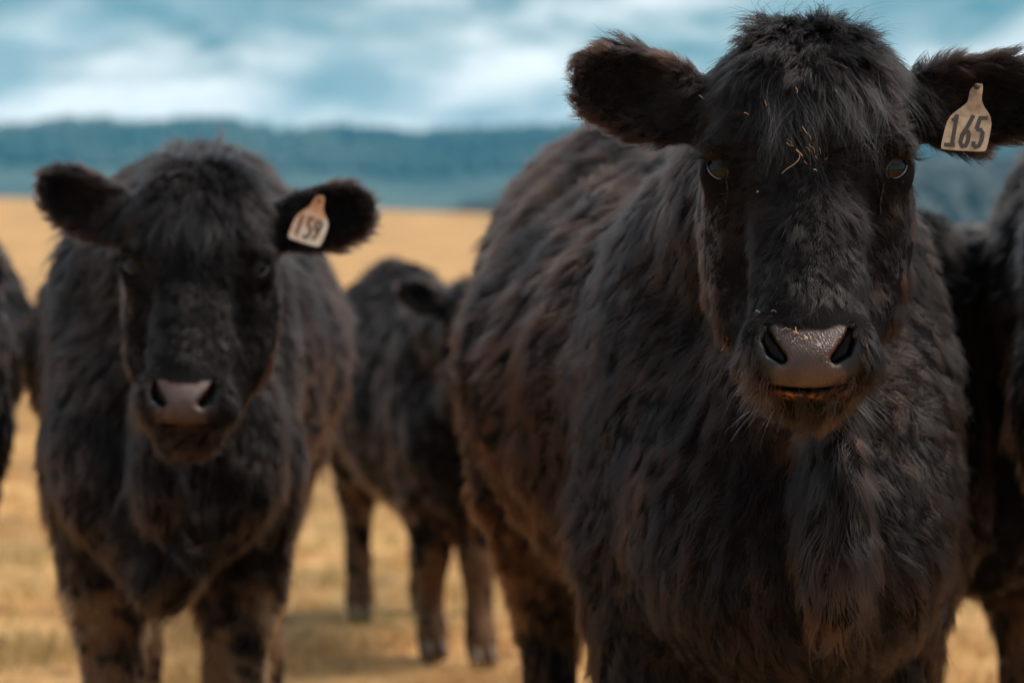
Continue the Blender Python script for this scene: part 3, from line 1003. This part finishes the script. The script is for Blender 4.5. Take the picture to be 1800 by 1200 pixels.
def build_cow(c):
    rg = np.random.default_rng(c['seed'])
    ox, oy = c['origin']
    root = bpy.data.objects.new('black_cow', None)
    link(root)
    root.location = (ox, oy, 0)
    root.rotation_euler = (0, 0, R(c['yaw']))
    root.scale = (c['scale'],) * 3
    root.empty_display_size = 0.3
    tag(root, c['label'], 'cow', GROUP)
    Mw = np.array(Matrix.Translation((ox, oy, 0)) @ Matrix.Rotation(R(c['yaw']), 4, 'Z') @ Matrix.Scale(c['scale'], 4))
    c['rootm'] = Mw
    Mi = np.linalg.inv(Mw)
    wof = lambda V: V @ Mw[:3, :3].T + Mw[:3, 3]
    hl = np.append(px_world(*c['head_px']), 1)
    c['head_loc'] = (Mi @ hl)[:3]
    hy, hp, hr = c.get('head_rot', (0, 0, 0))
    Rz = np.array(Matrix.Rotation(R(-c['yaw'] + hy), 3, 'Z')); Rx = np.array(Matrix.Rotation(R(hp), 3, 'X')); Ry = np.array(Matrix.Rotation(R(hr), 3, 'Y'))
    c['head_mat'] = Rz @ Rx @ Ry @ H2C
    f = lambda P: cow_sdf(P, c)
    O = c['head_loc']; co, fi = c['grid']
    xs = axis(-.48, .48, O[0] - .15, O[0] + .15, co, fi)
    ys = axis(O[1] - .30, 1.80, O[1] - .17, O[1] + .17, co, fi)
    zs = axis(-.02, 1.50, O[2] - .28, O[2] + .18, co, fi)
    if c.get('wide'):
        xs = axis(-.7, .7, O[0] - .15, O[0] + .15, co, fi)
    V, F = isosurface(f, xs, ys, zs)
    h = fi * .3
    for _ in range(2):
        g = grad(f, V, h)
        gn = np.maximum((g * g).sum(1, keepdims=True), .05)
        V = V - np.clip(f(V)[:, None] * g / gn, -.006, .006)
    VN = norm(grad(f, V, h * 2))
    body = mesh_obj('body', V, F, M_SKIN, root)
    Hh = (V - O) @ c['head_mat']
    Hh[:, 1] = warp_g(Hh[:, 1])
    pad = nose_pad(*Hh.T)
    at = body.data.attributes.new('pad', 'FLOAT', 'POINT'); at.data.foreach_set('value', pad.astype(np.float32))
    mo = np.maximum(pad, .8 * sstep(1.25, .9, np.sqrt(((np.abs(Hh[:, 0]) - .040) / .016) ** 2 + ((Hh[:, 1] - .182) / .024) ** 2)) * (Hh[:, 2] > .03))
    at = body.data.attributes.new('moist', 'FLOAT', 'POINT'); at.data.foreach_set('value', mo.astype(np.float32))
    mn2 = vnoise(V, .10, c['seed'] + 2, 1)[:, 0]; mn3 = vnoise(V, .035, c['seed'] + 3, 1)[:, 0]
    mud = mud_amount(V[:, 2], mn2, mn3, c)
    at = body.data.attributes.new('mud', 'FLOAT', 'POINT'); at.data.foreach_set('value', mud.astype(np.float32))
    gg = Hh[:, 1] + 2.2 * Hh[:, 0] ** 2
    slob = np.exp(-((gg - .2262) / .0034) ** 2) * (Hh[:, 2] > .04) * (np.abs(Hh[:, 0]) < .042) * c.get('slobber', 1.0)
    at = body.data.attributes.new('slobber', 'FLOAT', 'POINT'); at.data.foreach_set('value', slob.astype(np.float32))
    # coat
    c.setdefault('K', 7)
    pts, rad, col = grow_coat(V, F, VN, c, rg, wof)
    coat = curves_obj('coat', pts, rad, col, M_FUR, root)
    # forelock and poll tuft
    if c.get('tuft'):
        k = c['tuft']
        nl = int(80 * k)
        a0 = rg.normal(size=nl) * .030
        ro = np.stack([a0, -.146 + rg.uniform(-.006, .055, nl), 0 * a0], 1)
        ro[:, 2] = surface_f(ro[:, 0], ro[:, 1]) - .004
        di = np.stack([a0 * 9 + rg.normal(size=nl) * .18, np.full(nl, .75), rg.uniform(.42, .7, nl)], 1)
        le = rg.uniform(.055, .115, nl)
        p1 = extra_locks(c, rg, ro, di, le, c['tuft_per'], .0045, c['thick'] * .95, .25)
        # upright windblown strands on the poll, combed to the picture's right
        nu = int(34 * k)
        a0 = rg.uniform(-.055, .055, nu)
        ro = np.stack([a0, -.156 + rg.uniform(-.004, .012, nu) + a0 ** 2 * 4, -.115 + rg.uniform(-.03, .02, nu)], 1)
        di = np.stack([rg.uniform(-.5, .9, nu) + a0 * 4, -rg.uniform(.4, 1.0, nu), rg.uniform(-.1, .4, nu)], 1)
        p2 = extra_locks(c, rg, ro, di, rg.uniform(.05, .095, nu), int(c['tuft_per'] * .6), .004, c['thick'] * .9, .45)
        spike = []
        if c.get('spikes'):
            for (sa, sl) in c['spikes']:
                q = extra_locks(c, rg, np.array([[sa, -.160, -.10]]), np.array([[.05, -1, .0]]), np.array([sl]), 60, .006, c['thick'], .0)
                spike.append(q)
        allp = [p1, p2] + spike
        curves_obj('forelock', np.concatenate([q[0] for q in allp]), np.concatenate([q[1] for q in allp]), np.concatenate([q[2] for q in allp]), M_FUR, root)
    toC = lambda Q: O + np.asarray(Q, float) @ c['head_mat'].T
    if c.get('face', 1):
        build_eyes(c, root, toC, rg)
    if c.get('hooves'):
        for pts_, r_ in leg_set(c):
            build_hoof(np.array(pts_[-1]) * np.array([c.get('slim', 1.0), 1, 1]), root)
    return root, toC


def uv_ball(center, rad, n=28, m=18):
    V, F = [], []
    for i in range(m + 1):
        th = math.pi * i / m
        for j in range(n):
            p = 2 * math.pi * j / n
            V.append((center[0] + rad[0] * math.sin(th) * math.cos(p), center[1] + rad[1] * math.cos(th), center[2] + rad[2] * math.sin(th) * math.sin(p)))
    for i in range(m):
        for j in range(n):
            F.append((i * n + j, i * n + (j + 1) % n, (i + 1) * n + (j + 1) % n, (i + 1) * n + j))
    return np.array(V), np.array(F)


def tube(points, radii, n=8):
    P = np.asarray(points, float)
    T = norm(np.gradient(P, axis=0))
    ref = np.array([0, 0, 1.0]) if abs(T[0][2]) < .8 else np.array([1.0, 0, 0])
    V, F = [], []
    for p, t, r in zip(P, T, radii):
        s = norm(np.cross(t, ref)); u = np.cross(s, t)
        for j in range(n):
            a = 2 * math.pi * j / n
            V.append(p + r * (math.cos(a) * s + math.sin(a) * u))
    for i in range(len(P) - 1):
        for j in range(n):
            F.append((i * n + j, i * n + (j + 1) % n, (i + 1) * n + (j + 1) % n, (i + 1) * n + j))
    return np.array(V), np.array(F)


def build_eyes(c, root, toC, rg):
    for s in (-1, 1):
        v, fcs = uv_ball((s * .0915, -.0035, -.0470), (.0200, .0205, .0200))
        e = mesh_obj('eye', toC(v), fcs, M_EYE, root)
        # wet rim along the lower lid
        e1 = np.array([-.67, .74]); e2 = np.array([.74, .67])
        t = np.linspace(.45, 2.45, 15)
        pa = .0985 + .0130 * np.cos(t) * e1[0] + .0091 * np.sin(t) * e2[0]
        pg = -.004 + .0130 * np.cos(t) * e1[1] + .0091 * np.sin(t) * e2[1]
        # lay the rim on the ball's surface
        pf = -.0470 + np.sqrt(np.maximum(.0207 ** 2 - (pa - .0915) ** 2 - (pg + .005) ** 2, 1e-6))
        v, fcs = tube(toC(np.stack([s * pa, pg, pf], 1)), np.interp(t, [.45, .9, 2.0, 2.45], [.0003, .0008, .0010, .0006]), 8)
        mesh_obj('lid_rim', v, fcs, M_LIDRIM, root)
        t = np.linspace(2.9, 6.4, 17)
        pa = .0985 + .0146 * np.cos(t) * e1[0] + .0100 * np.sin(t) * e2[0]
        pg = -.004 + .0146 * np.cos(t) * e1[1] + .0100 * np.sin(t) * e2[1]
        pf = -.0470 + np.sqrt(np.maximum(.0214 ** 2 - (pa - .0915) ** 2 - (pg + .005) ** 2, 1e-6))
        v, fcs = tube(toC(np.stack([s * pa, pg, pf], 1)), np.interp(t, [2.9, 3.8, 5.4, 6.4], [.0007, .0015, .0016, .0008]), 10)
        v2, f2 = uv_ball((0, 0, 0), (1, 1, 1), 36, 30)
        axis_ = norm(np.array([-.12 * s, -.93, .36]))
        fc_ = v2[f2].mean(1) @ axis_
        f2 = f2[fc_ > .50]
        v2 = v2 * (.0211, .0216, .0211) + np.array([s * .0915, -.0035, -.0470])
        k0 = len(v)
        mesh_obj('eyelid', np.concatenate([v, toC(v2)]), np.concatenate([fcs, f2 + k0]), M_LID, root)
    if c.get('lashes'):
        n = 120
        s = np.where(rg.random(n) < .5, -1, 1)
        u = rg.random(n)
        a = .088 + .030 * u; g = -.0195 - .006 * np.sin(u * 3.1) + .006 * u; f = -.026 - .022 * u
        ro = np.stack([s * a, g, f], 1)
        di = norm(np.stack([s * (.15 + .8 * u), .15 + .25 * rg.random(n), 1.0 - .6 * u], 1) + rg.normal(size=(n, 3)) * .12)
        L = rg.uniform(.016, .028, n)
        tk = np.linspace(0, 1, 6)
        p = ro[:, None] + di[:, None] * (L[:, None] * tk)[..., None] + np.array([0, -.35, 0]) * (L[:, None] * tk ** 2)[..., None]
        curves_obj('eyelashes', toC(p.reshape(-1, 3)).reshape(p.shape), np.full((n, 1), .00028) * (1 - .8 * tk), np.full((n, 3), .012), M_FUR, root)
    if c.get('whiskers'):
        n = c['whiskers']
        s = np.where(rg.random(n) < .5, -1, 1)
        a = rg.uniform(.015, .066, n); g = rg.uniform(.212, .262, n)
        f = .075 - (a / .07) ** 2 * .05
        ro = np.stack([s * a, g, f], 1)
        di = norm(np.stack([s * (.2 + a * 14), .35 + 0 * a + rg.uniform(0, .6, n), .55 + 0 * a], 1) + rg.normal(size=(n, 3)) * .15)
        L = rg.uniform(.016, .042, n)
        tk = np.linspace(0, 1, 6)
        p = ro[:, None] + di[:, None] * (L[:, None] * tk)[..., None] + np.array([0, .3, 0]) * (L[:, None] * tk ** 2)[..., None]
        cl = np.where(rg.random((n, 1)) < .5, .30, .05) * np.array([1, .93, .85])
        curves_obj('whiskers', toC(p.reshape(-1, 3)).reshape(p.shape), np.full((n, 1), .00022) * (1 - .7 * tk), cl, M_FUR, root)


def build_hoof(p, root):
    x, y, z = p
    for s in (-1, 1):                      # two claws
        V, F = [], []
        n = 12
        rings = [(.0, 1.0, -.012), (.025, .95, -.006), (.05, .80, .0), (.062, .68, .006)]
        for (h, sc, dy) in rings:
            for j in range(n):
                a = 2 * math.pi * j / n
                V.append((x + s * .024 + .026 * sc * math.cos(a), y - .012 + dy + .052 * sc * math.sin(a) * (1.15 if math.sin(a) < 0 else .85), h))
        for i in range(len(rings) - 1):
            for j in range(n):
                F.append((i * n + j, i * n + (j + 1) % n, (i + 1) * n + (j + 1) % n, (i + 1) * n + j))
        F.append(tuple(reversed(range(n)))); F.append(tuple(range((len(rings) - 1) * n, len(rings) * n)))
        mesh_obj('hoof', V, F, M_HOOF, root, smooth=True)


def strip_mesh(P3, w, up, depth):
    """flat mitred ribbon of width w along 3D points lying in a plane whose normal is up."""
    P = np.asarray(P3, float)
    V, F = [], []
    seg = norm(np.diff(P, axis=0))
    for i in range(len(P)):
        if i == 0: t = seg[0]; k = 1
        elif i == len(P) - 1: t = seg[-1]; k = 1
        else:
            t = norm(seg[i - 1] + seg[i]); k = min(1 / max(np.dot(t, seg[i]), .5), 1.6)
        s = np.cross(up, t) * w / 2 * k
        q = P[i] + up * (depth + .00004 * i)
        V += [q + s, q - s]
        if i: F.append((2 * i - 2, 2 * i - 1, 2 * i + 1, 2 * i))
    return V, F


def ear_tag(root, toC_world_inv, outline_px, digits, wpx, d_of, mat, label, hole, wear):
    """plate cut to the outline, 2 mm thick, with its numerals as thin raised print."""
    W = [px_world(px, py, d_of(px, py)) for px, py in outline_px]
    W = np.array(W)
    nrm = norm(np.cross(W[3] - W[0], W[8] - W[0]))
    if nrm[1] > 0: nrm = -nrm
    cen = W.mean(0)
    front = [w - nrm * np.dot(w - cen, nrm) for w in W]
    # round the corners a little: Chaikin
    pts = np.array(front)
    for _ in range(2):
        nxt = np.roll(pts, -1, 0)
        q = np.empty((2 * len(pts), 3)); q[0::2] = pts * .8 + nxt * .2; q[1::2] = pts * .2 + nxt * .8
        pts = q
    n = len(pts)
    V = np.concatenate([pts, pts - nrm * .002])
    F = [tuple(range(n)), tuple(reversed(range(n, 2 * n)))] + [(i, i + n, (i + 1) % n + n, (i + 1) % n) for i in range(n)]
    o = mesh_obj('ear_tag', toC_world_inv(V), F, mat, root, smooth=False)
    top = pts[:, 2].max(); bot = pts[:, 2].min()
    wr = np.concatenate([(pts[:, 2] - bot) / (top - bot)] * 2)
    at = o.data.attributes.new('wear', 'FLOAT', 'POINT'); at.data.foreach_set('value', wr.astype(np.float32))
    tag(o, label)
    for strokes in digits:
        V2, F2 = [], []
        for si, st in enumerate(strokes):
            P = [px_world(px, py, d_of(px, py)) for px, py in st]
            P = [p - nrm * np.dot(p - cen, nrm) for p in P]
            v, f2 = strip_mesh(P, wpx * cen[1] / FPX, nrm, .0003 + si * .0004)
            k0 = len(V2); V2 += v; F2 += [tuple(i + k0 for i in ff) for ff in f2]
        mesh_obj('digit', toC_world_inv(np.array(V2)), F2, M_DIGIT, o, smooth=False)
    # the stud that pins the tag through the ear
    hw_ = px_world(hole[0], hole[1], d_of(*hole)); hw_ = hw_ - nrm * np.dot(hw_ - cen, nrm)
    v, fc = uv_ball((0, 0, 0), (.0036, .0036, .0036), 12, 8)
    mesh_obj('stud', toC_world_inv(v + hw_ + nrm * .0005), fc, M_DIGIT, o)


def inv_of(c):
    Mi = np.linalg.inv(c['rootm'])
    return lambda W: W @ Mi[:3, :3].T + Mi[:3, 3]


GROUP = 'black cattle standing in the dry field'
MAIN = dict(label='large shaggy black cow facing forward with ear tag 165', 
            origin=(.334, 3.70), yaw=4.5, scale=1.0, head_px=(1419, 300, 3.10), head_rot=(-5, 0, 0), seed=101,
            grid=(.012, .0036), hairs=520000, per=16, thick=.00030, tuft=1.0, tuft_per=26, lashes=1, whiskers=90,
            zcut=.38, red=1.0, mud=.2, dew_x=.0)
LEFT = dict(label='shaggy black cow with ear tag 159 and muddy forelegs', 
            origin=(-.60, 5.02), yaw=4.0, slim=.88, lowbrisket=1, rise=-.02, scale=1.03, head_px=(340, 472, 4.40), head_rot=(0, -2, 1.5), seed=202,
            grid=(.016, .0055), hairs=190000, per=10, thick=.00050, tuft=.7, tuft_per=16, lashes=0, whiskers=0,
            zcut=.25, red=.6, mud=1.8, K=6, stance=(.05, -.03, .1, -.05), slobber=.2, droop=-6, spikes=[(.012, .075), (-.05, .045), (-.025, .04), (.045, .045)])
CALF = dict(label='small black calf standing farther back between the cows tagged 159 and 165', 
            origin=(-.165, 8.1), yaw=11.0, frontx=.62, legr=1.25, slim=.88, deep=.78, scale=.86, head_px=(856, 575, 7.45), head_rot=(14, -8, 4), seed=303,
            grid=(.022, .012), hairs=45000, per=8, thick=.0009, tuft=0, zcut=0, red=.3, mud=1.5, K=5, hooves=1, wide=1, slobber=0,
            stance=(.10, -.12, -.08, .12))
EDGE_L = dict(label='black cow cut off by the picture edge beside the cow tagged 159', 
              origin=(-1.375, 6.3), yaw=13, scale=1.04, head_px=(-260, 560, 5.6), head_rot=(0, 0, 0), seed=404,
              grid=(.03, .02), hairs=24000, per=8, thick=.0009, tuft=0, red=.3, mud=.3, K=5, face=0, slobber=0)
BACK_R = dict(label='black cow with muddy legs half hidden behind the cow tagged 165', 
              origin=(.88, 5.45), yaw=-9, scale=.88, head_px=(1612, 525, 4.9), head_rot=(0, 0, 0), seed=505,
              grid=(.024, .009), hairs=50000, per=8, thick=.0008, tuft=0, red=.5, mud=1.6, K=5, hooves=1, slobber=0, droop=9)
EDGE_R = dict(label='large dark cow whose flank fills the right picture edge', 
              origin=(1.045, 4.15), yaw=-15, scale=1.22, head_px=(2400, 500, 3.6), head_rot=(0, 0, 0), seed=606,
              grid=(.03, .02), hairs=50000, per=8, thick=.0007, tuft=0, red=.6, mud=.6, K=5, face=0, slobber=0, zcut=.2)

main_root, main_toC = build_cow(MAIN)
left_root, left_toC = build_cow(LEFT)
for cfg in (CALF, EDGE_L, BACK_R, EDGE_R):
    build_cow(cfg)

# ------------------------------------------------------------------ ear tags
z = lambda X, Y: (1620 + X / 7.06, 130 + Y / 7.06)
M_TAG1 = tag_material('cream_tag', (0.50, 0.35, 0.235), (0.17, 0.08, 0.035), .28, 0.3)
ear_tag(main_root, inv_of(MAIN),
        [z(740, 112), z(600, 175), z(572, 340), z(540, 378), z(320, 540), z(232, 905), z(255, 938), z(775, 968), z(806, 930), z(880, 570), z(733, 350), z(760, 160)],
        [[[z(436, 505), z(368, 900)], [z(440, 528), z(378, 588)], [z(273, 882), z(406, 888)]],
         [[z(640, 516), z(575, 640), z(500, 760), z(475, 850), z(498, 902), z(540, 895), z(568, 840), z(582, 760), z(570, 722), z(535, 722), z(518, 745)]],
         [[z(818, 552), z(722, 550), z(676, 688)], [z(672, 692), z(725, 698), z(752, 735), z(738, 830), z(705, 895), z(662, 912), z(636, 885), z(640, 840)]]],
        7.2, lambda px, py: 3.155 + (py - 207) * -.00012, M_TAG1, 'cream ear tag printed 165', z(680, 160), 1)
z2 = lambda X, Y: (500 + X / 10.91, 330 + Y / 10.91)
M_TAG2 = tag_material('orange_tag', (0.66, 0.56, 0.44), (0.50, 0.20, 0.08), .62, 1.7)
ear_tag(left_root, inv_of(LEFT),
        [z2(740, 150), z2(610, 165), z2(530, 300), z2(470, 375), z2(230, 520), z2(70, 900), z2(100, 975), z2(640, 1135), z2(710, 1080), z2(858, 700), z2(735, 420), z2(775, 210)],
        [[[z2(355, 530), z2(222, 905)]],
         [[z2(575, 592), z2(488, 590), z2(455, 715)], [z2(452, 718), z2(505, 800), z2(480, 905), z2(410, 955), z2(350, 912)]],
         [[z2(700, 640), z2(630, 665), z2(592, 770), z2(625, 842), z2(690, 790), z2(722, 690), z2(705, 655)], [z2(700, 740), z2(640, 880), z2(540, 1000)]]],
        5.2, lambda px, py: 4.47 + (py - 390) * -.0003, M_TAG2, 'orange stained ear tag printed 159', z2(670, 240), 1)


# ------------------------------------------------------------------ small things on the cow's face
def hero_head(px, py):
    """pixel -> head coordinates (a, g) on the surface of the main cow's face."""
    px = np.asarray(px, float); py = np.asarray(py, float)
    Mi = np.linalg.inv(MAIN['rootm'])
    d = np.full(len(px), 3.05)
    for _ in range(6):
        W = np.stack([(px - 900) / FPX * d, d, CAM_Z + (HORIZON - py) / FPX * d], 1)
        H = (W @ Mi[:3, :3].T + Mi[:3, 3] - MAIN['head_loc']) @ MAIN['head_mat']
        f = surface_f(H[:, 0], H[:, 1])
        d = d + (H[:, 2] - f) * .95
    a, g = H[:, 0], H[:, 1]
    return np.stack([a, g, f], 1)


def build_straw():
    rg = np.random.default_rng(5)
    lines = [([(1410, 226), (1419, 238), (1425, 246)], .0004), ([(1384, 247), (1395, 260)], .0004), ([(1381, 255), (1393, 259)], .0004),
             ([(1405, 268), (1402, 285), (1386, 295), (1374, 307)], .00055), ([(1400, 266), (1410, 277)], .0006), ([(1432, 276), (1436, 279)], .0007),
             ([(1449, 283), (1453, 279)], .0005), ([(1429, 299), (1436, 300)], .0006), ([(1345, 180), (1347, 190)], .0004), ([(1400, 155), (1400, 168)], .0004),
             ([(1465, 160), (1470, 166)], .0004), ([(1308, 200), (1316, 204)], .0004), ([(1412, 287), (1418, 289)], .0005), ([(1230, 170), (1237, 176)], .0006),
             ([(1330, 337), (1333, 339)], .0006), ([(1218, 376), (1222, 374)], .0007), ([(1277, 590), (1280, 600), (1274, 611)], .0004),
             ([(1328, 545), (1337, 550)], .0004), ([(1354, 547), (1360, 546), (1366, 549)], .0005), ([(1373, 579), (1390, 578)], .0004), ([(1398, 574), (1402, 588)], .0006),
             ([(1394, 584), (1404, 586)], .0008), ([(1392, 601), (1400, 594)], .0009), ([(1414, 589), (1417, 596)], .0007), ([(1416, 262), (1424, 268)], .0004), ([(1440, 262), (1441, 272)], .0004), ([(1420, 254), (1428, 262), (1431, 272)], .0004)]
    K = 5
    P, Rr, Cc = [], [], []
    for ln, r in lines:
        ln = np.array(ln, float)
        s = np.linspace(0, 1, len(ln)); t = np.linspace(0, 1, K)
        q = hero_head(np.interp(t, s, ln[:, 0]), np.interp(t, s, ln[:, 1]))
        q[:, 2] = q[:, 2].max() + .006 if ln[0, 1] > 540 else q[:, 2].max() + np.interp(ln[0, 1], [150, 300, 540], [.022, .017, .009])
        if 575 < ln[0, 1] < 605: q[:, 2] -= .005
        q += rg.normal(size=q.shape) * .0006
        P.append(main_toC(q)); Rr.append(np.full(K, r * rg.uniform(.45, .95)) * np.linspace(1.1, .6, K)); Cc.append(np.array([.62, .40, .18]) * rg.uniform(.45, 1.3) * np.array([1, rg.uniform(.8, 1.1), rg.uniform(.7, 1.4)]))
    P = np.array(P)
    Mw = MAIN['rootm']
    W = P @ Mw[:3, :3].T + Mw[:3, 3]
    o = curves_obj('hay_scraps', W, np.array(Rr), np.array(Cc), M_STRAND)
    tag(o, 'thin golden hay scraps caught in the fur between the eyes of the cow tagged 165', 'hay', kind='stuff')
    # green leaf scrap on the nose
    q = hero_head(np.array([1356, 1364, 1373, 1366, 1358.]), np.array([590, 590, 597, 597, 593.]))
    q[:, 2] += .0015
    w = main_toC(q) @ Mw[:3, :3].T + Mw[:3, 3]
    V = np.concatenate([w, w + np.array([0, -.0008, 0])])
    F = [(4, 3, 2, 1, 0), (5, 6, 7, 8, 9)] + [(i, (i + 1) % 5, (i + 1) % 5 + 5, i + 5) for i in range(5)]
    o = mesh_obj('leaf_scrap', V, F, simple_mat('leaf_green', (.05, .14, .05), .5), smooth=False)
    tag(o, 'tiny green leaf scrap stuck to the nose of the cow tagged 165', 'leaf')
    # tears running down from the inner corner of each eye
    for pts, rr in (([(1277, 319), (1279, 328), (1280, 336), (1278, 347), (1277, 360)], [.0010, .0018, .0012, .0005, .0013]),
                    ([(1552, 322), (1551, 332), (1548, 345), (1546, 360), (1547, 377)], [.0010, .0018, .0016, .0010, .0015]),
                    ([(1273, 440), (1270, 448), (1267, 456)], [.0003, .0006, .0010])):
        pts = np.array(pts, float)
        s = np.linspace(0, 1, len(pts)); t = np.linspace(0, 1, 13)
        q = hero_head(np.interp(t, s, pts[:, 0]), np.interp(t, s, pts[:, 1]))
        q[:, 2] += .0045
        v, f2 = tube(main_toC(q), np.interp(t, s, rr) * (1 + .55 * np.sin(t * 23)), 8)
        mesh_obj('tear_streak', v, f2, M_TEAR, main_root)


build_straw()
